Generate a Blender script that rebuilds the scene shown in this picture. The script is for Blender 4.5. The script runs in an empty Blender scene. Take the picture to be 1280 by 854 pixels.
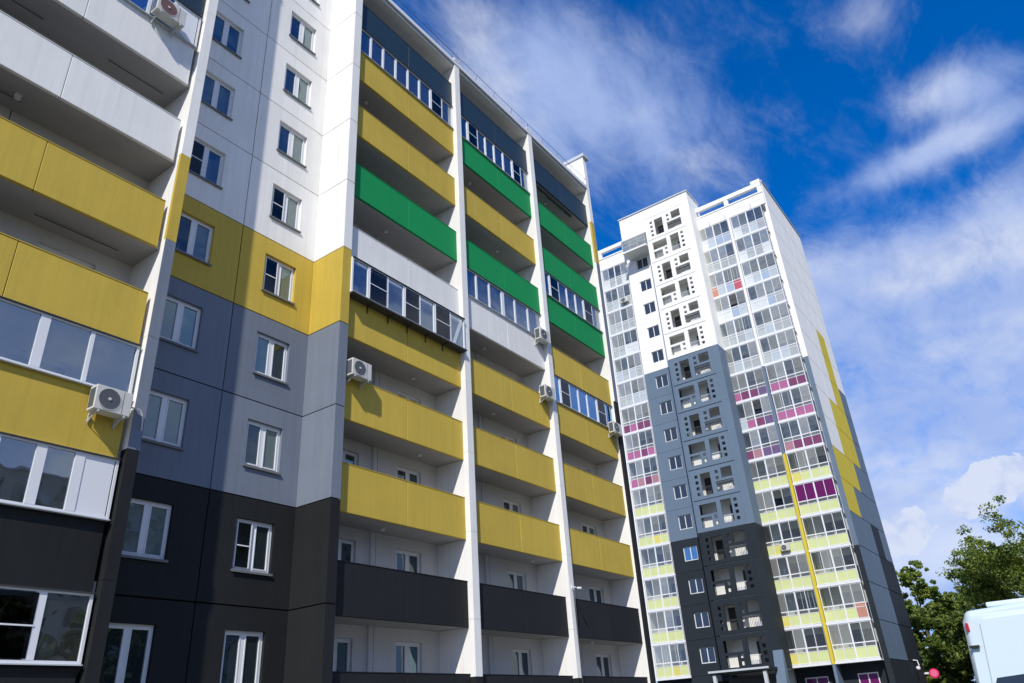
import bpy, math, random
import numpy as np
from mathutils import Vector, Matrix

random.seed(7)
S = bpy.context.scene
COL = S.collection
EYE = 1.6                       # heights below are measured from eye level unless said otherwise

# ------------------------------------------------------------------ camera
cam_d = bpy.data.cameras.new('camera')
cam_d.sensor_width = 36.0
cam_d.lens = 36.0 * 934.56 / 1280.0
cam_d.clip_start = 0.1
cam_d.clip_end = 6000
cam = bpy.data.objects.new('camera', cam_d)
COL.objects.link(cam)
_ya, _pi, _ro = math.radians(-55.605), math.radians(27.199), math.radians(-3.902)
_fw = Vector((-math.sin(_ya) * math.cos(_pi), math.cos(_ya) * math.cos(_pi), math.sin(_pi)))
_r0 = Vector((math.cos(_ya), math.sin(_ya), 0))
_u0 = _r0.cross(_fw)
_r = _r0 * math.cos(_ro) + _u0 * math.sin(_ro)
_u = _u0 * math.cos(_ro) - _r0 * math.sin(_ro)
_m = Matrix((_r, _u, -_fw)).transposed().to_4x4()
_m.translation = Vector((0, 0, EYE))
cam.matrix_world = _m
S.camera = cam

# ------------------------------------------------------------------ light
SUN_DIR = Vector((2.16, 1.0, -2.08)).normalized()      # the way the light travels
sun_d = bpy.data.lights.new('sun', 'SUN')
sun_d.energy = 4.6
sun_d.angle = math.radians(0.8)
sun_d.color = (1.0, 0.95, 0.86)
sun = bpy.data.objects.new('sun', sun_d)
COL.objects.link(sun)
sun.location = (-30, -15, 60)
sun.rotation_euler = SUN_DIR.to_track_quat('-Z', 'Y').to_euler()
SUN_EL = math.asin(-SUN_DIR.z)
SUN_ROT = math.atan2(-SUN_DIR.x, -SUN_DIR.y)           # from +Y towards +X

# ------------------------------------------------------------------ world: sky and clouds
W = bpy.data.worlds.new('World')
S.world = W
W.use_nodes = True
nt = W.node_tree
nt.nodes.clear()
def N(t, **kw):
    n = nt.nodes.new(t)
    for k, v in kw.items(): setattr(n, k, v)
    return n
def L(a, b): nt.links.new(a, b)
def setv(sock, v):
    if isinstance(v, (int, float)): sock.default_value = v
    elif isinstance(v, (tuple, list)): sock.default_value = v
    else: nt.links.new(v, sock)
def MA(op, a, b=0.0, c=0.0, clamp=False):
    n = nt.nodes.new('ShaderNodeMath'); n.operation = op; n.use_clamp = clamp
    setv(n.inputs[0], a); setv(n.inputs[1], b); setv(n.inputs[2], c)
    return n.outputs[0]
def smooth(x, lo, hi):
    n = nt.nodes.new('ShaderNodeMapRange'); n.interpolation_type = 'SMOOTHSTEP'
    setv(n.inputs[0], x); setv(n.inputs[1], lo); setv(n.inputs[2], hi); setv(n.inputs[3], 0.0); setv(n.inputs[4], 1.0)
    return n.outputs[0]
out = N('ShaderNodeOutputWorld')
bg = N('ShaderNodeBackground'); bg.inputs['Strength'].default_value = 0.10
sky = N('ShaderNodeTexSky'); sky.sky_type = 'NISHITA'; sky.sun_disc = False
sky.sun_elevation = SUN_EL; sky.sun_rotation = SUN_ROT
sky.air_density = 1.0; sky.dust_density = 0.35; sky.ozone_density = 2.6
hsv = N('ShaderNodeHueSaturation'); hsv.inputs['Saturation'].default_value = 1.15; hsv.inputs['Value'].default_value = 1.0
grade = N('ShaderNodeMix'); grade.data_type = 'RGBA'; grade.blend_type = 'MULTIPLY'; grade.inputs[0].default_value = 1.0
L(sky.outputs[0], grade.inputs[6]); grade.inputs[7].default_value = (0.45, 1.0, 1.80, 1)
L(grade.outputs[2], hsv.inputs['Color'])
tc = N('ShaderNodeTexCoord')
sep = N('ShaderNodeSeparateXYZ'); L(tc.outputs['Generated'], sep.inputs[0])
DX, DY, DZ = sep.outputs
zc = MA('MAXIMUM', DZ, 0.03)
zc2 = MA('ADD', zc, 0.12)
PX = MA('DIVIDE', DX, zc2); PY = MA('DIVIDE', DY, zc2)          # the cloud layer seen in perspective
comb = N('ShaderNodeCombineXYZ'); L(PX, comb.inputs[0]); L(PY, comb.inputs[1])
def noise(vec, scale, detail, rough=0.55, dist=0.0, rot=0.0, sc=(1, 1, 1), off=(0, 0, 0)):
    mp = N('ShaderNodeMapping'); L(vec, mp.inputs[0])
    mp.inputs['Rotation'].default_value = (0, 0, rot); mp.inputs['Scale'].default_value = sc; mp.inputs['Location'].default_value = off
    n = N('ShaderNodeTexNoise'); L(mp.outputs[0], n.inputs['Vector'])
    n.inputs['Scale'].default_value = scale; n.inputs['Detail'].default_value = detail
    n.inputs['Roughness'].default_value = rough; n.inputs['Distortion'].default_value = dist
    return n.outputs[0]
def unit(az, el):
    a, e = math.radians(az), math.radians(el)
    return Vector((math.cos(a) * math.cos(e), math.sin(a) * math.cos(e), math.sin(e)))
def dot(v):
    n = N('ShaderNodeVectorMath'); n.operation = 'DOT_PRODUCT'
    L(tc.outputs['Generated'], n.inputs[0]); n.inputs[1].default_value = v
    return n.outputs['Value']
def bank(p0, p1, width, grow=1.0):
    """soft-edged cloud bank lying along the arc from p0 to p1 (azimuth, elevation), in the sky itself"""
    a, b = unit(*p0), unit(*p1)
    c = (a + b).normalized(); t = (b - a).normalized(); s = c.cross(t)
    half = (b - a).length / 2
    x = MA('DIVIDE', dot(t), half * grow); y = MA('DIVIDE', dot(s), width)
    r2 = MA('ADD', MA('MULTIPLY', x, x), MA('MULTIPLY', y, y))
    g = MA('POWER', 2.718, MA('MULTIPLY', r2, -1.0))
    return MA('MULTIPLY', g, smooth(dot(c), 0.0, 0.3))
#CLOUDS
wisp = noise(comb.outputs[0], 2.6, 10, 0.66, 0.6, rot=0.9, sc=(1.0, 2.4, 1), off=(3.1, 0.4, 0))
soft = noise(comb.outputs[0], 1.2, 5, 0.5, 0.3, off=(1.7, 5.2, 0))
fine = noise(comb.outputs[0], 6.5, 10, 0.66, 0.45, rot=0.7, sc=(1.0, 1.9, 1))
tex = MA('ADD', MA('MULTIPLY', wisp, 0.42), MA('ADD', MA('MULTIPLY', soft, 0.26), MA('MULTIPLY', fine, 0.32)))
CL = [  # (azimuth, elevation) ends, width, weight
    ((41, 52), (13, 36), 0.095, 0.86), ((44, 42), (33, 27), 0.15, 0.66),
    ((3, 45), (-5, 42), 0.045, 0.40),
    ((0.5, 37.5), (-10, 35.5), 0.034, 0.85), ((6, 33.0), (-10, 33.5), 0.020, 0.80),
]
field = None
for p0, p1, w_, k_ in CL:
    b_ = MA('MULTIPLY', bank(p0, p1, w_), k_)
    field = b_ if field is None else MA('ADD', field, b_)
# a thicker sheet lower down, and the same broken thin cloud all round
field = MA('ADD', field, MA('MULTIPLY', MA('SUBTRACT', 1.0, smooth(DZ, 0.46, 0.545)), 0.84))
front = smooth(dot(unit(22, 38)), 0.55, 0.8)
field = MA('ADD', field, MA('MULTIPLY', MA('SUBTRACT', 1.0, front), 0.30))
cover = MA('ADD', MA('MULTIPLY', MA('SUBTRACT', tex, 0.5), 2.1), field)
thin = MA('MULTIPLY', smooth(cover, 0.10, 1.0), 0.92)
# low heaped clouds
puff = None
for p0, p1, w_ in (((9.6, 9.3), (7.2, 10.6), 0.028), ((5.5, 10.6), (0.5, 12.6), 0.030), ((-1, 12), (-9, 10), 0.03)):
    b_ = bank(p0, p1, w_, 1.3); puff = b_ if puff is None else MA('ADD', puff, b_)
pn = noise(tc.outputs['Generated'], 26.0, 6, 0.55, 0.2)
puff = smooth(MA('ADD', puff, MA('MULTIPLY', MA('SUBTRACT', pn, 0.5), 1.3)), 0.50, 0.58)
cum = noise(tc.outputs['Generated'], 7.0, 8, 0.55, 0.15, sc=(1, 1, 1.7), off=(0.3, 0.75, 0.1))
lowband = MA('MULTIPLY', smooth(DZ, 0.0, 0.10), MA('SUBTRACT', 1.0, smooth(DZ, 0.19, 0.29)))
heap = MA('MULTIPLY', smooth(MA('ADD', cum, MA('MULTIPLY', lowband, 0.22)), 0.62, 0.72), 0.9)
heap = MA('MULTIPLY', heap, MA('SUBTRACT', 1.0, smooth(DZ, 0.24, 0.32)))
haze = MA('MULTIPLY', MA('SUBTRACT', 1.0, smooth(DZ, 0.0, 0.5)), 0.5)
alpha = MA('MAXIMUM', MA('MAXIMUM', MA('MAXIMUM', thin, haze), heap), MA('MULTIPLY', puff, 0.97))
shade = noise(tc.outputs['Generated'], 5.0, 5, 0.5, 0.0, sc=(1, 1, 2.0), off=(2, 2, 0.06))
ccol = N('ShaderNodeMix'); ccol.data_type = 'RGBA'
L(MA('MAXIMUM', smooth(shade, 0.40, 0.66), MA('MULTIPLY', puff, smooth(pn, 0.30, 0.55))), ccol.inputs[0])
ccol.inputs[6].default_value = (4.0, 5.2, 8.6, 1); ccol.inputs[7].default_value = (7.0, 7.6, 9.2, 1)
mx = N('ShaderNodeMix'); mx.data_type = 'RGBA'
L(alpha, mx.inputs[0]); L(hsv.outputs[0], mx.inputs[6]); L(ccol.outputs[2], mx.inputs[7])
L(mx.outputs[2], bg.inputs['Color']); L(bg.outputs[0], out.inputs['Surface'])

# ------------------------------------------------------------------ exposure
S.view_settings.view_transform = 'Standard'
S.view_settings.look = 'None'
S.view_settings.exposure = 0.0
S.view_settings.gamma = 1.0
S.view_settings.use_curve_mapping = False
S.cycles.max_bounces = 8
S.cycles.transparent_max_bounces = 12

# ------------------------------------------------------------------ materials
def new_mat(name):
    m = bpy.data.materials.new(name); m.use_nodes = True
    t = m.node_tree; t.nodes.clear()
    o = t.nodes.new('ShaderNodeOutputMaterial')
    return m, t, o
def painted(name, col, rough=0.75, var=0.10, streak=0.10, bump=0.0015, spec=0.3, scale=1.0, tint=None):
    m, t, o = new_mat(name)
    b = t.nodes.new('ShaderNodeBsdfPrincipled'); t.links.new(b.outputs[0], o.inputs[0])
    b.inputs['Roughness'].default_value = rough
    b.inputs['Specular IOR Level'].default_value = spec
    g = t.nodes.new('ShaderNodeNewGeometry')
    def nz(scl, det, sc):
        mp = t.nodes.new('ShaderNodeMapping'); t.links.new(g.outputs['Position'], mp.inputs[0]); mp.inputs['Scale'].default_value = sc
        n = t.nodes.new('ShaderNodeTexNoise'); t.links.new(mp.outputs[0], n.inputs['Vector'])
        n.inputs['Scale'].default_value = scl; n.inputs['Detail'].default_value = det; n.inputs['Roughness'].default_value = 0.6
        return n.outputs[0]
    a = nz(0.9 * scale, 6, (1, 1, 1)); s = nz(1.0 * scale, 5, (5, 5, 0.35)); f = nz(60 * scale, 3, (1, 1, 1))
    def mth(op, x, y):
        n = t.nodes.new('ShaderNodeMath'); n.operation = op
        for i, v in enumerate((x, y)):
            if isinstance(v, (int, float)): n.inputs[i].default_value = v
            else: t.links.new(v, n.inputs[i])
        return n.outputs[0]
    k = mth('ADD', mth('MULTIPLY', mth('SUBTRACT', a, 0.5), 2 * var), mth('MULTIPLY', mth('SUBTRACT', s, 0.5), 2 * streak))
    k = mth('ADD', k, mth('MULTIPLY', mth('SUBTRACT', f, 0.5), 0.10))
    dr = nz(1.0 * scale, 3, (14, 14, 0.22))
    mr = t.nodes.new('ShaderNodeMapRange'); mr.interpolation_type = 'SMOOTHSTEP'
    t.links.new(dr, mr.inputs[0]); mr.inputs[1].default_value = 0.53; mr.inputs[2].default_value = 0.66
    k = mth('ADD', k, mth('MULTIPLY', mth('MULTIPLY', mr.outputs[0], a), -1.0 * streak))
    oi = t.nodes.new('ShaderNodeObjectInfo')
    k = mth('ADD', k, mth('MULTIPLY', mth('SUBTRACT', oi.outputs['Random'], 0.5), 0.7 * var))
    k = mth('ADD', k, 1.0)
    vm = t.nodes.new('ShaderNodeVectorMath'); vm.operation = 'SCALE'
    vm.inputs[0].default_value = col; t.links.new(k, vm.inputs['Scale'])
    t.links.new(vm.outputs[0], b.inputs['Base Color'])
    if bump:
        bp = t.nodes.new('ShaderNodeBump'); bp.inputs['Distance'].default_value = bump; bp.inputs['Strength'].default_value = 0.7
        t.links.new(f, bp.inputs['Height']); t.links.new(bp.outputs[0], b.inputs['Normal'])
    return m
def glass(name, tint, refl, dark=None, rough=0.0, wav=0.0, dust=0.0):
    """dark: an opaque darkness behind (a room), else you look through"""
    m, t, o = new_mat(name)
    gl = t.nodes.new('ShaderNodeBsdfGlossy'); gl.inputs['Roughness'].default_value = rough; gl.inputs['Color'].default_value = (*refl[1], 1)
    if dark is None:
        tr = t.nodes.new('ShaderNodeBsdfTransparent'); tr.inputs['Color'].default_value = (*tint, 1)
    else:
        tr = t.nodes.new('ShaderNodeBsdfDiffuse'); tr.inputs['Color'].default_value = (*dark, 1)
    fr = t.nodes.new('ShaderNodeFresnel')
    gb = t.nodes.new('ShaderNodeNewGeometry'); mi = t.nodes.new('ShaderNodeMapRange')      # same reflection from either face of the sheet
    t.links.new(gb.outputs['Backfacing'], mi.inputs[0]); mi.inputs[3].default_value = 1.5; mi.inputs[4].default_value = 1 / 1.5
    t.links.new(mi.outputs[0], fr.inputs['IOR'])
    ad = t.nodes.new('ShaderNodeMath'); ad.operation = 'ADD'; ad.use_clamp = True
    t.links.new(fr.outputs[0], ad.inputs[0]); ad.inputs[1].default_value = refl[0]
    mxs = t.nodes.new('ShaderNodeMixShader')
    t.links.new(ad.outputs[0], mxs.inputs[0]); t.links.new(tr.outputs[0], mxs.inputs[1]); t.links.new(gl.outputs[0], mxs.inputs[2])
    if wav:
        g = t.nodes.new('ShaderNodeNewGeometry')
        n = t.nodes.new('ShaderNodeTexNoise'); n.inputs['Scale'].default_value = 1.3; n.inputs['Detail'].default_value = 1
        t.links.new(g.outputs['Position'], n.inputs['Vector'])
        bp = t.nodes.new('ShaderNodeBump'); bp.inputs['Distance'].default_value = wav; bp.inputs['Strength'].default_value = 1
        t.links.new(n.outputs[0], bp.inputs['Height']); t.links.new(bp.outputs[0], gl.inputs['Normal'])
    last = mxs.outputs[0]
    if dust:
        df = t.nodes.new('ShaderNodeBsdfDiffuse'); df.inputs['Color'].default_value = (0.75, 0.76, 0.72, 1)
        m2 = t.nodes.new('ShaderNodeMixShader'); m2.inputs[0].default_value = dust
        t.links.new(last, m2.inputs[1]); t.links.new(df.outputs[0], m2.inputs[2]); last = m2.outputs[0]
    t.links.new(last, o.inputs[0])
    return m

M = {}
M['white'] = painted('white_paint', (0.80, 0.79, 0.76), var=0.08, streak=0.11)
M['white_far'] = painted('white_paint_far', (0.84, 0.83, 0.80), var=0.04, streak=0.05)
M['yellow'] = painted('yellow_paint', (0.54, 0.39, 0.060), var=0.13, streak=0.12)
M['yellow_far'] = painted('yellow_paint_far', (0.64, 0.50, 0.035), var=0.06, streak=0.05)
M['green'] = painted('green_paint', (0.003, 0.27, 0.075), var=0.07, streak=0.06)
M['grey'] = painted('slate_grey_paint', (0.165, 0.193, 0.242), var=0.13, streak=0.13)
M['dark'] = painted('anthracite_paint', (0.012, 0.0135, 0.015), var=0.35, streak=0.28)
M['navy'] = painted('navy_panel', (0.018, 0.040, 0.062), rough=0.45, var=0.10, streak=0.05)
M['joint'] = painted('joint_sealant', (0.10, 0.10, 0.11), var=0.05, streak=0.0)
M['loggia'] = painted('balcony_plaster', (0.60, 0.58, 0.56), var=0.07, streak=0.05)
M['far_wall'] = painted('far_balcony_plaster', (0.78, 0.77, 0.72), var=0.05, streak=0.03)
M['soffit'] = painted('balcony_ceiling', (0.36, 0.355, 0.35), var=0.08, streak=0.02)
M['slate'] = painted('slate_blue_paint', (0.125, 0.175, 0.24), var=0.07, streak=0.06)
M['dusk'] = painted('dark_slate_paint', (0.014, 0.020, 0.027), var=0.12, streak=0.08)
M['frame'] = painted('white_plastic', (0.74, 0.75, 0.77), rough=0.35, var=0.02, streak=0.02, bump=0, spec=0.5)
M['steel'] = painted('galvanised_steel', (0.50, 0.53, 0.56), rough=0.4, var=0.10, streak=0.05, bump=0)
M['sill'] = painted('dark_grey_sill', (0.16, 0.165, 0.17), rough=0.45, var=0.10, streak=0.05, bump=0)
M['iron'] = painted('dark_iron', (0.05, 0.052, 0.055), rough=0.5, var=0.15, streak=0.05, bump=0)
M['lime'] = painted('lime_panel', (0.60, 0.65, 0.31), rough=0.35, var=0.08, streak=0.03, bump=0)
M['amber'] = painted('amber_panel', (0.66, 0.60, 0.17), rough=0.35, var=0.08, streak=0.03, bump=0)
M['pink'] = painted('pink_panel', (0.40, 0.13, 0.27), rough=0.3, var=0.12, streak=0.05, bump=0)
M['plum'] = painted('plum_panel', (0.19, 0.055, 0.13), rough=0.3, var=0.12, streak=0.05, bump=0)
M['violet'] = painted('violet_panel', (0.15, 0.10, 0.21), rough=0.3, var=0.12, streak=0.05, bump=0)
M['rose'] = painted('rose_panel', (0.40, 0.20, 0.24), rough=0.3, var=0.12, streak=0.05, bump=0)
M['frost'] = painted('frosted_panel', (0.46, 0.52, 0.56), rough=0.25, var=0.10, streak=0.06, bump=0, spec=0.6)
M['frost2'] = painted('frosted_panel_bright', (0.66, 0.69, 0.70), rough=0.25, var=0.10, streak=0.06, bump=0, spec=0.6)
M['blue_panel'] = painted('blue_sheet', (0.34, 0.42, 0.54), rough=0.3, var=0.1, streak=0.05, bump=0)
M['red_panel'] = painted('red_sheet', (0.48, 0.10, 0.14), rough=0.4, var=0.1, streak=0.05, bump=0)
M['salmon'] = painted('salmon_sheet', (0.50, 0.24, 0.17), rough=0.4, var=0.1, streak=0.05, bump=0)
M['room'] = glass('room_glass', None, (0.20, (0.45, 0.68, 0.80)), dark=(0.012, 0.016, 0.02), wav=0.01)
M['room_dim'] = glass('room_glass_shaded', None, (0.06, (0.7, 0.85, 0.95)), dark=(0.015, 0.022, 0.025), wav=0.01)
M['curtain'] = glass('curtained_glass', None, (0.10, (0.70, 0.85, 0.90)), dark=(0.11, 0.14, 0.135), wav=0.01)
M['pane'] = glass('balcony_glass', (0.72, 0.76, 0.78), (0.17, (0.70, 0.80, 0.90)), wav=0.008, dust=0.02)
M['pane_blue'] = glass('blue_balcony_glass', (0.10, 0.22, 0.36), (0.42, (0.35, 0.62, 0.95)), wav=0.008)
M['net'] = glass('insect_screen', (0.30, 0.30, 0.30), (0.02, (0.7, 0.7, 0.7)))
M['pane_far'] = glass('far_balcony_glass', (0.93, 0.95, 0.94), (0.05, (0.95, 0.93, 0.85)), wav=0.02, dust=0.07)
M['pane_far2'] = glass('far_balcony_glass_bright', (0.95, 0.97, 0.97), (0.10, (1.0, 1.0, 0.98)), wav=0.03, dust=0.12)
M['pane_far3'] = glass('far_balcony_glass_dim', (0.84, 0.88, 0.90), (0.04, (0.8, 0.88, 0.95)), wav=0.03, dust=0.02)
M['milk'] = glass('milky_glass', (0.75, 0.82, 0.85), (0.10, (0.9, 0.95, 1.0)), wav=0.03, dust=0.38)
M['far_room'] = glass('far_room_glass', None, (0.06, (0.6, 0.75, 0.95)), dark=(0.02, 0.028, 0.04), wav=0.02)
M['far_blue'] = glass('far_blue_glass', None, (0.35, (0.35, 0.62, 0.95)), dark=(0.02, 0.10, 0.24), wav=0.02)
M['purple_glass'] = glass('purple_film_glass', None, (0.06, (0.8, 0.5, 0.8)), dark=(0.13, 0.01, 0.10))
M['ac'] = painted('ac_casing', (0.58, 0.57, 0.53), rough=0.45, var=0.06, streak=0.05, bump=0, spec=0.5)
M['ac_grille'] = painted('ac_grille', (0.09, 0.10, 0.11), rough=0.5, var=0.1, streak=0, bump=0)
M['ac_brown'] = painted('brown_grille', (0.16, 0.09, 0.08), rough=0.5, var=0.1, streak=0, bump=0)

# ------------------------------------------------------------------ mesh helpers
WLOC = {}
def link(o, parent=None, loc=(0, 0, 0)):
    """loc is a world position"""
    COL.objects.link(o)
    p = Vector(loc)
    WLOC[o.name] = p
    if parent is not None:
        o.parent = parent
        o.location = p - WLOC[parent.name]
    else:
        o.location = p
    return o
def thing(name, label, cat, loc, group=None):
    o = bpy.data.objects.new(name, None)
    o.empty_display_size = 0.3
    link(o, None, loc)
    o['label'] = label; o['category'] = cat
    if group: o['group'] = group
    return o
def holder(name, parent, loc):
    o = bpy.data.objects.new(name, None); o.empty_display_size = 0.1
    return link(o, parent, loc)
class MB:
    """collects geometry; T maps (u, d, z) to xyz: u along the front, d into the building"""
    def __init__(s, T=None): s.v = []; s.f = []; s.mi = []; s.cur = 0; s.T = T
    def add(s, vs, fs):
        n = len(s.v)
        s.v += [s.T(*p) if s.T else tuple(p) for p in vs]
        s.f += [tuple(n + i for i in f) for f in fs]; s.mi += [s.cur] * len(fs)
        return s
    def box(s, a, b, c, d, e, f):
        x0, x1, y0, y1, z0, z1 = min(a, b), max(a, b), min(c, d), max(c, d), min(e, f), max(e, f)
        return s.add([(x0, y0, z0), (x1, y0, z0), (x1, y1, z0), (x0, y1, z0), (x0, y0, z1), (x1, y0, z1), (x1, y1, z1), (x0, y1, z1)],
                     [(0, 3, 2, 1), (4, 5, 6, 7), (0, 1, 5, 4), (1, 2, 6, 5), (2, 3, 7, 6), (3, 0, 4, 7)])
    def prism(s, pts, d0, d1):
        """pts in (u, z), pushed from d0 to d1"""
        n = len(pts)
        vs = [(u, d0, z) for u, z in pts] + [(u, d1, z) for u, z in pts]
        fs = [tuple(range(n)), tuple(range(2 * n - 1, n - 1, -1))] + [(i, i + n, (i + 1) % n + n, (i + 1) % n) for i in range(n)]
        return s.add(vs, fs)
    def tube(s, pts, r, n=8, cap=True):
        pts = [Vector(p) for p in pts]; vs = []; fs = []
        for i, p in enumerate(pts):
            t = (pts[min(i + 1, len(pts) - 1)] - pts[max(i - 1, 0)]).normalized()
            a = t.orthogonal().normalized() if abs(t.z) > 0.9 else t.cross(Vector((0, 0, 1))).normalized()
            b = t.cross(a)
            rr = r[i] if isinstance(r, (list, tuple)) else r
            vs += [tuple(p + (a * math.cos(2 * math.pi * j / n) + b * math.sin(2 * math.pi * j / n)) * rr) for j in range(n)]
        for i in range(len(pts) - 1):
            fs += [(i * n + j, i * n + (j + 1) % n, (i + 1) * n + (j + 1) % n, (i + 1) * n + j) for j in range(n)]
        if cap: fs += [tuple(range(n - 1, -1, -1)), tuple(range((len(pts) - 1) * n, len(pts) * n))]
        return s.add(vs, fs)
    def grid_panel(s, u0, u1, z0, z1, holes, d0, d1):
        """a slab with rectangular openings (hu0,hu1,hz0,hz1), one shell"""
        us = sorted({u0, u1, *[h[0] for h in holes], *[h[1] for h in holes]})
        zs = sorted({z0, z1, *[h[2] for h in holes], *[h[3] for h in holes]})
        nu, nz = len(us) - 1, len(zs) - 1
        def solid(i, j):
            if i < 0 or j < 0 or i >= nu or j >= nz: return False
            cu, cz = (us[i] + us[i + 1]) / 2, (zs[j] + zs[j + 1]) / 2
            return not any(h[0] < cu < h[1] and h[2] < cz < h[3] for h in holes)
        for i in range(nu):
            for j in range(nz):
                if not solid(i, j): continue
                a, b, c, d = us[i], us[i + 1], zs[j], zs[j + 1]
                s.add([(a, d0, c), (b, d0, c), (b, d0, d), (a, d0, d)], [(0, 1, 2, 3)])
                s.add([(a, d1, c), (b, d1, c), (b, d1, d), (a, d1, d)], [(3, 2, 1, 0)])
                if not solid(i - 1, j): s.add([(a, d0, c), (a, d0, d), (a, d1, d), (a, d1, c)], [(0, 1, 2, 3)])
                if not solid(i + 1, j): s.add([(b, d0, c), (b, d1, c), (b, d1, d), (b, d0, d)], [(0, 1, 2, 3)])
                if not solid(i, j - 1): s.add([(a, d0, c), (a, d1, c), (b, d1, c), (b, d0, c)], [(0, 1, 2, 3)])
                if not solid(i, j + 1): s.add([(a, d0, d), (b, d0, d), (b, d1, d), (a, d1, d)], [(0, 1, 2, 3)])
        return s
    def mesh(s, name, mats, smooth=False):
        me = bpy.data.meshes.new(name)
        me.from_pydata(s.v, [], s.f)
        for m in (mats if isinstance(mats, (list, tuple)) else [mats]): me.materials.append(m)
        me.polygons.foreach_set('material_index', s.mi)
        import bmesh
        bm = bmesh.new(); bm.from_mesh(me)
        bmesh.ops.remove_doubles(bm, verts=bm.verts, dist=1e-5)
        bmesh.ops.recalc_face_normals(bm, faces=bm.faces); bm.to_mesh(me); bm.free()
        if smooth: me.polygons.foreach_set('use_smooth', [True] * len(me.polygons))
        return me
    def build(s, name, mats, parent=None, loc=(0, 0, 0), smooth=False):
        return link(bpy.data.objects.new(name, s.mesh(name, mats, smooth)), parent, loc)
CACHE = {}
def shared(key, make):
    if key not in CACHE: CACHE[key] = make()
    return CACHE[key]
def place(name, me, parent, loc):
    return link(bpy.data.objects.new(name, me), parent, loc)
def bevelled(o, w=0.01, seg=2):
    md = o.modifiers.new('bevel', 'BEVEL'); md.width = w; md.segments = seg; md.limit_method = 'ANGLE'
    return o
TN = lambda u, d, z: (u, d, z)              # fronts that face -Y
TF = lambda u, d, z: (d, u, z)              # fronts that face -X

def structure(o):
    o['kind'] = 'structure'; return o

# ------------------------------------------------------------------ ground
mg = painted('asphalt', (0.09, 0.088, 0.085), rough=0.9, var=0.15, streak=0.0, scale=0.6)
g = MB(); R_ = 1800
g.add([(-R_, -R_, 0), (R_, -R_, 0), (R_, R_, 0), (-R_, R_, 0)], [(0, 1, 2, 3)])
structure(g.build('ground', painted('dry_earth', (0.06, 0.07, 0.035), rough=1, var=0.25, streak=0, scale=0.3)))
g = MB(); g.add([(-60, -8, .004), (140, -8, .004), (140, 9.8, .004), (-60, 9.8, .004)], [(0, 1, 2, 3)])
structure(g.build('road', mg))
mp_ = painted('concrete_paving', (0.34, 0.33, 0.31), rough=0.9, var=0.1, streak=0.0)
g = MB(); g.box(-30, 56, 10.0, 13.6, 0, 0.13); structure(g.build('pavement', mp_))
g = MB(); g.box(-30, 56, 9.8, 10.0, 0, 0.15); structure(g.build('kerb', painted('kerb_stone', (0.42, 0.41, 0.39), var=0.15)))
g = MB(); g.box(59.5, 62.9, 8, 34, 0, 0.13); structure(g.build('pavement', mp_))
mlawn = painted('mown_lawn', (0.055, 0.095, 0.025), rough=1, var=0.35, streak=0, scale=2)
g = MB(); g.box(-30, 34, 13.6, 15.5, 0, 0.10); structure(g.build('lawn', mlawn))
g = MB()
for i in range(9): g.box(36 + i * 2.6, 36.12 + i * 2.6, 4.8, 9.6, 0.004, 0.008)
structure(g.build('parking_markings', painted('road_paint', (0.75, 0.75, 0.73))))

# ==================================================================== NEAR BUILDING
E0 = EYE
def J(k): return 0.345 + 2.8 * k + E0          # storey joints / floor levels
def ZT(k): return -1.282 + 2.8 * k + E0        # top of balcony parapet k
def ZB(k): return -2.704 + 2.8 * k + E0        # its lower edge
NB = thing('apartment_building', 'nearest ten-storey panel apartment block with yellow, green, white and charcoal balcony fronts', 'building', (20.2, 16.5, 0))
YF, YP, YR = 15.80, 16.01, 17.27

def band(k):        # colour of storey k (from joint k to joint k+1) on the banded walls
    return 'white' if k >= 5 else 'yellow' if k == 4 else 'grey' if k >= 2 else 'dark'

# solid body behind the panels
b = MB(TN)
b.box(1.9, 32.2, YR + 0.32, 29.5, 0, J(10) - 0.15)
b.build('inner_wall', M['joint'], NB)
b = MB(TN); b.box(1.8, 32.3, 17.4, 29.5, J(10) - 0.14, J(10) + 0.05); b.build('roof_deck', M['steel'], NB)

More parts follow.
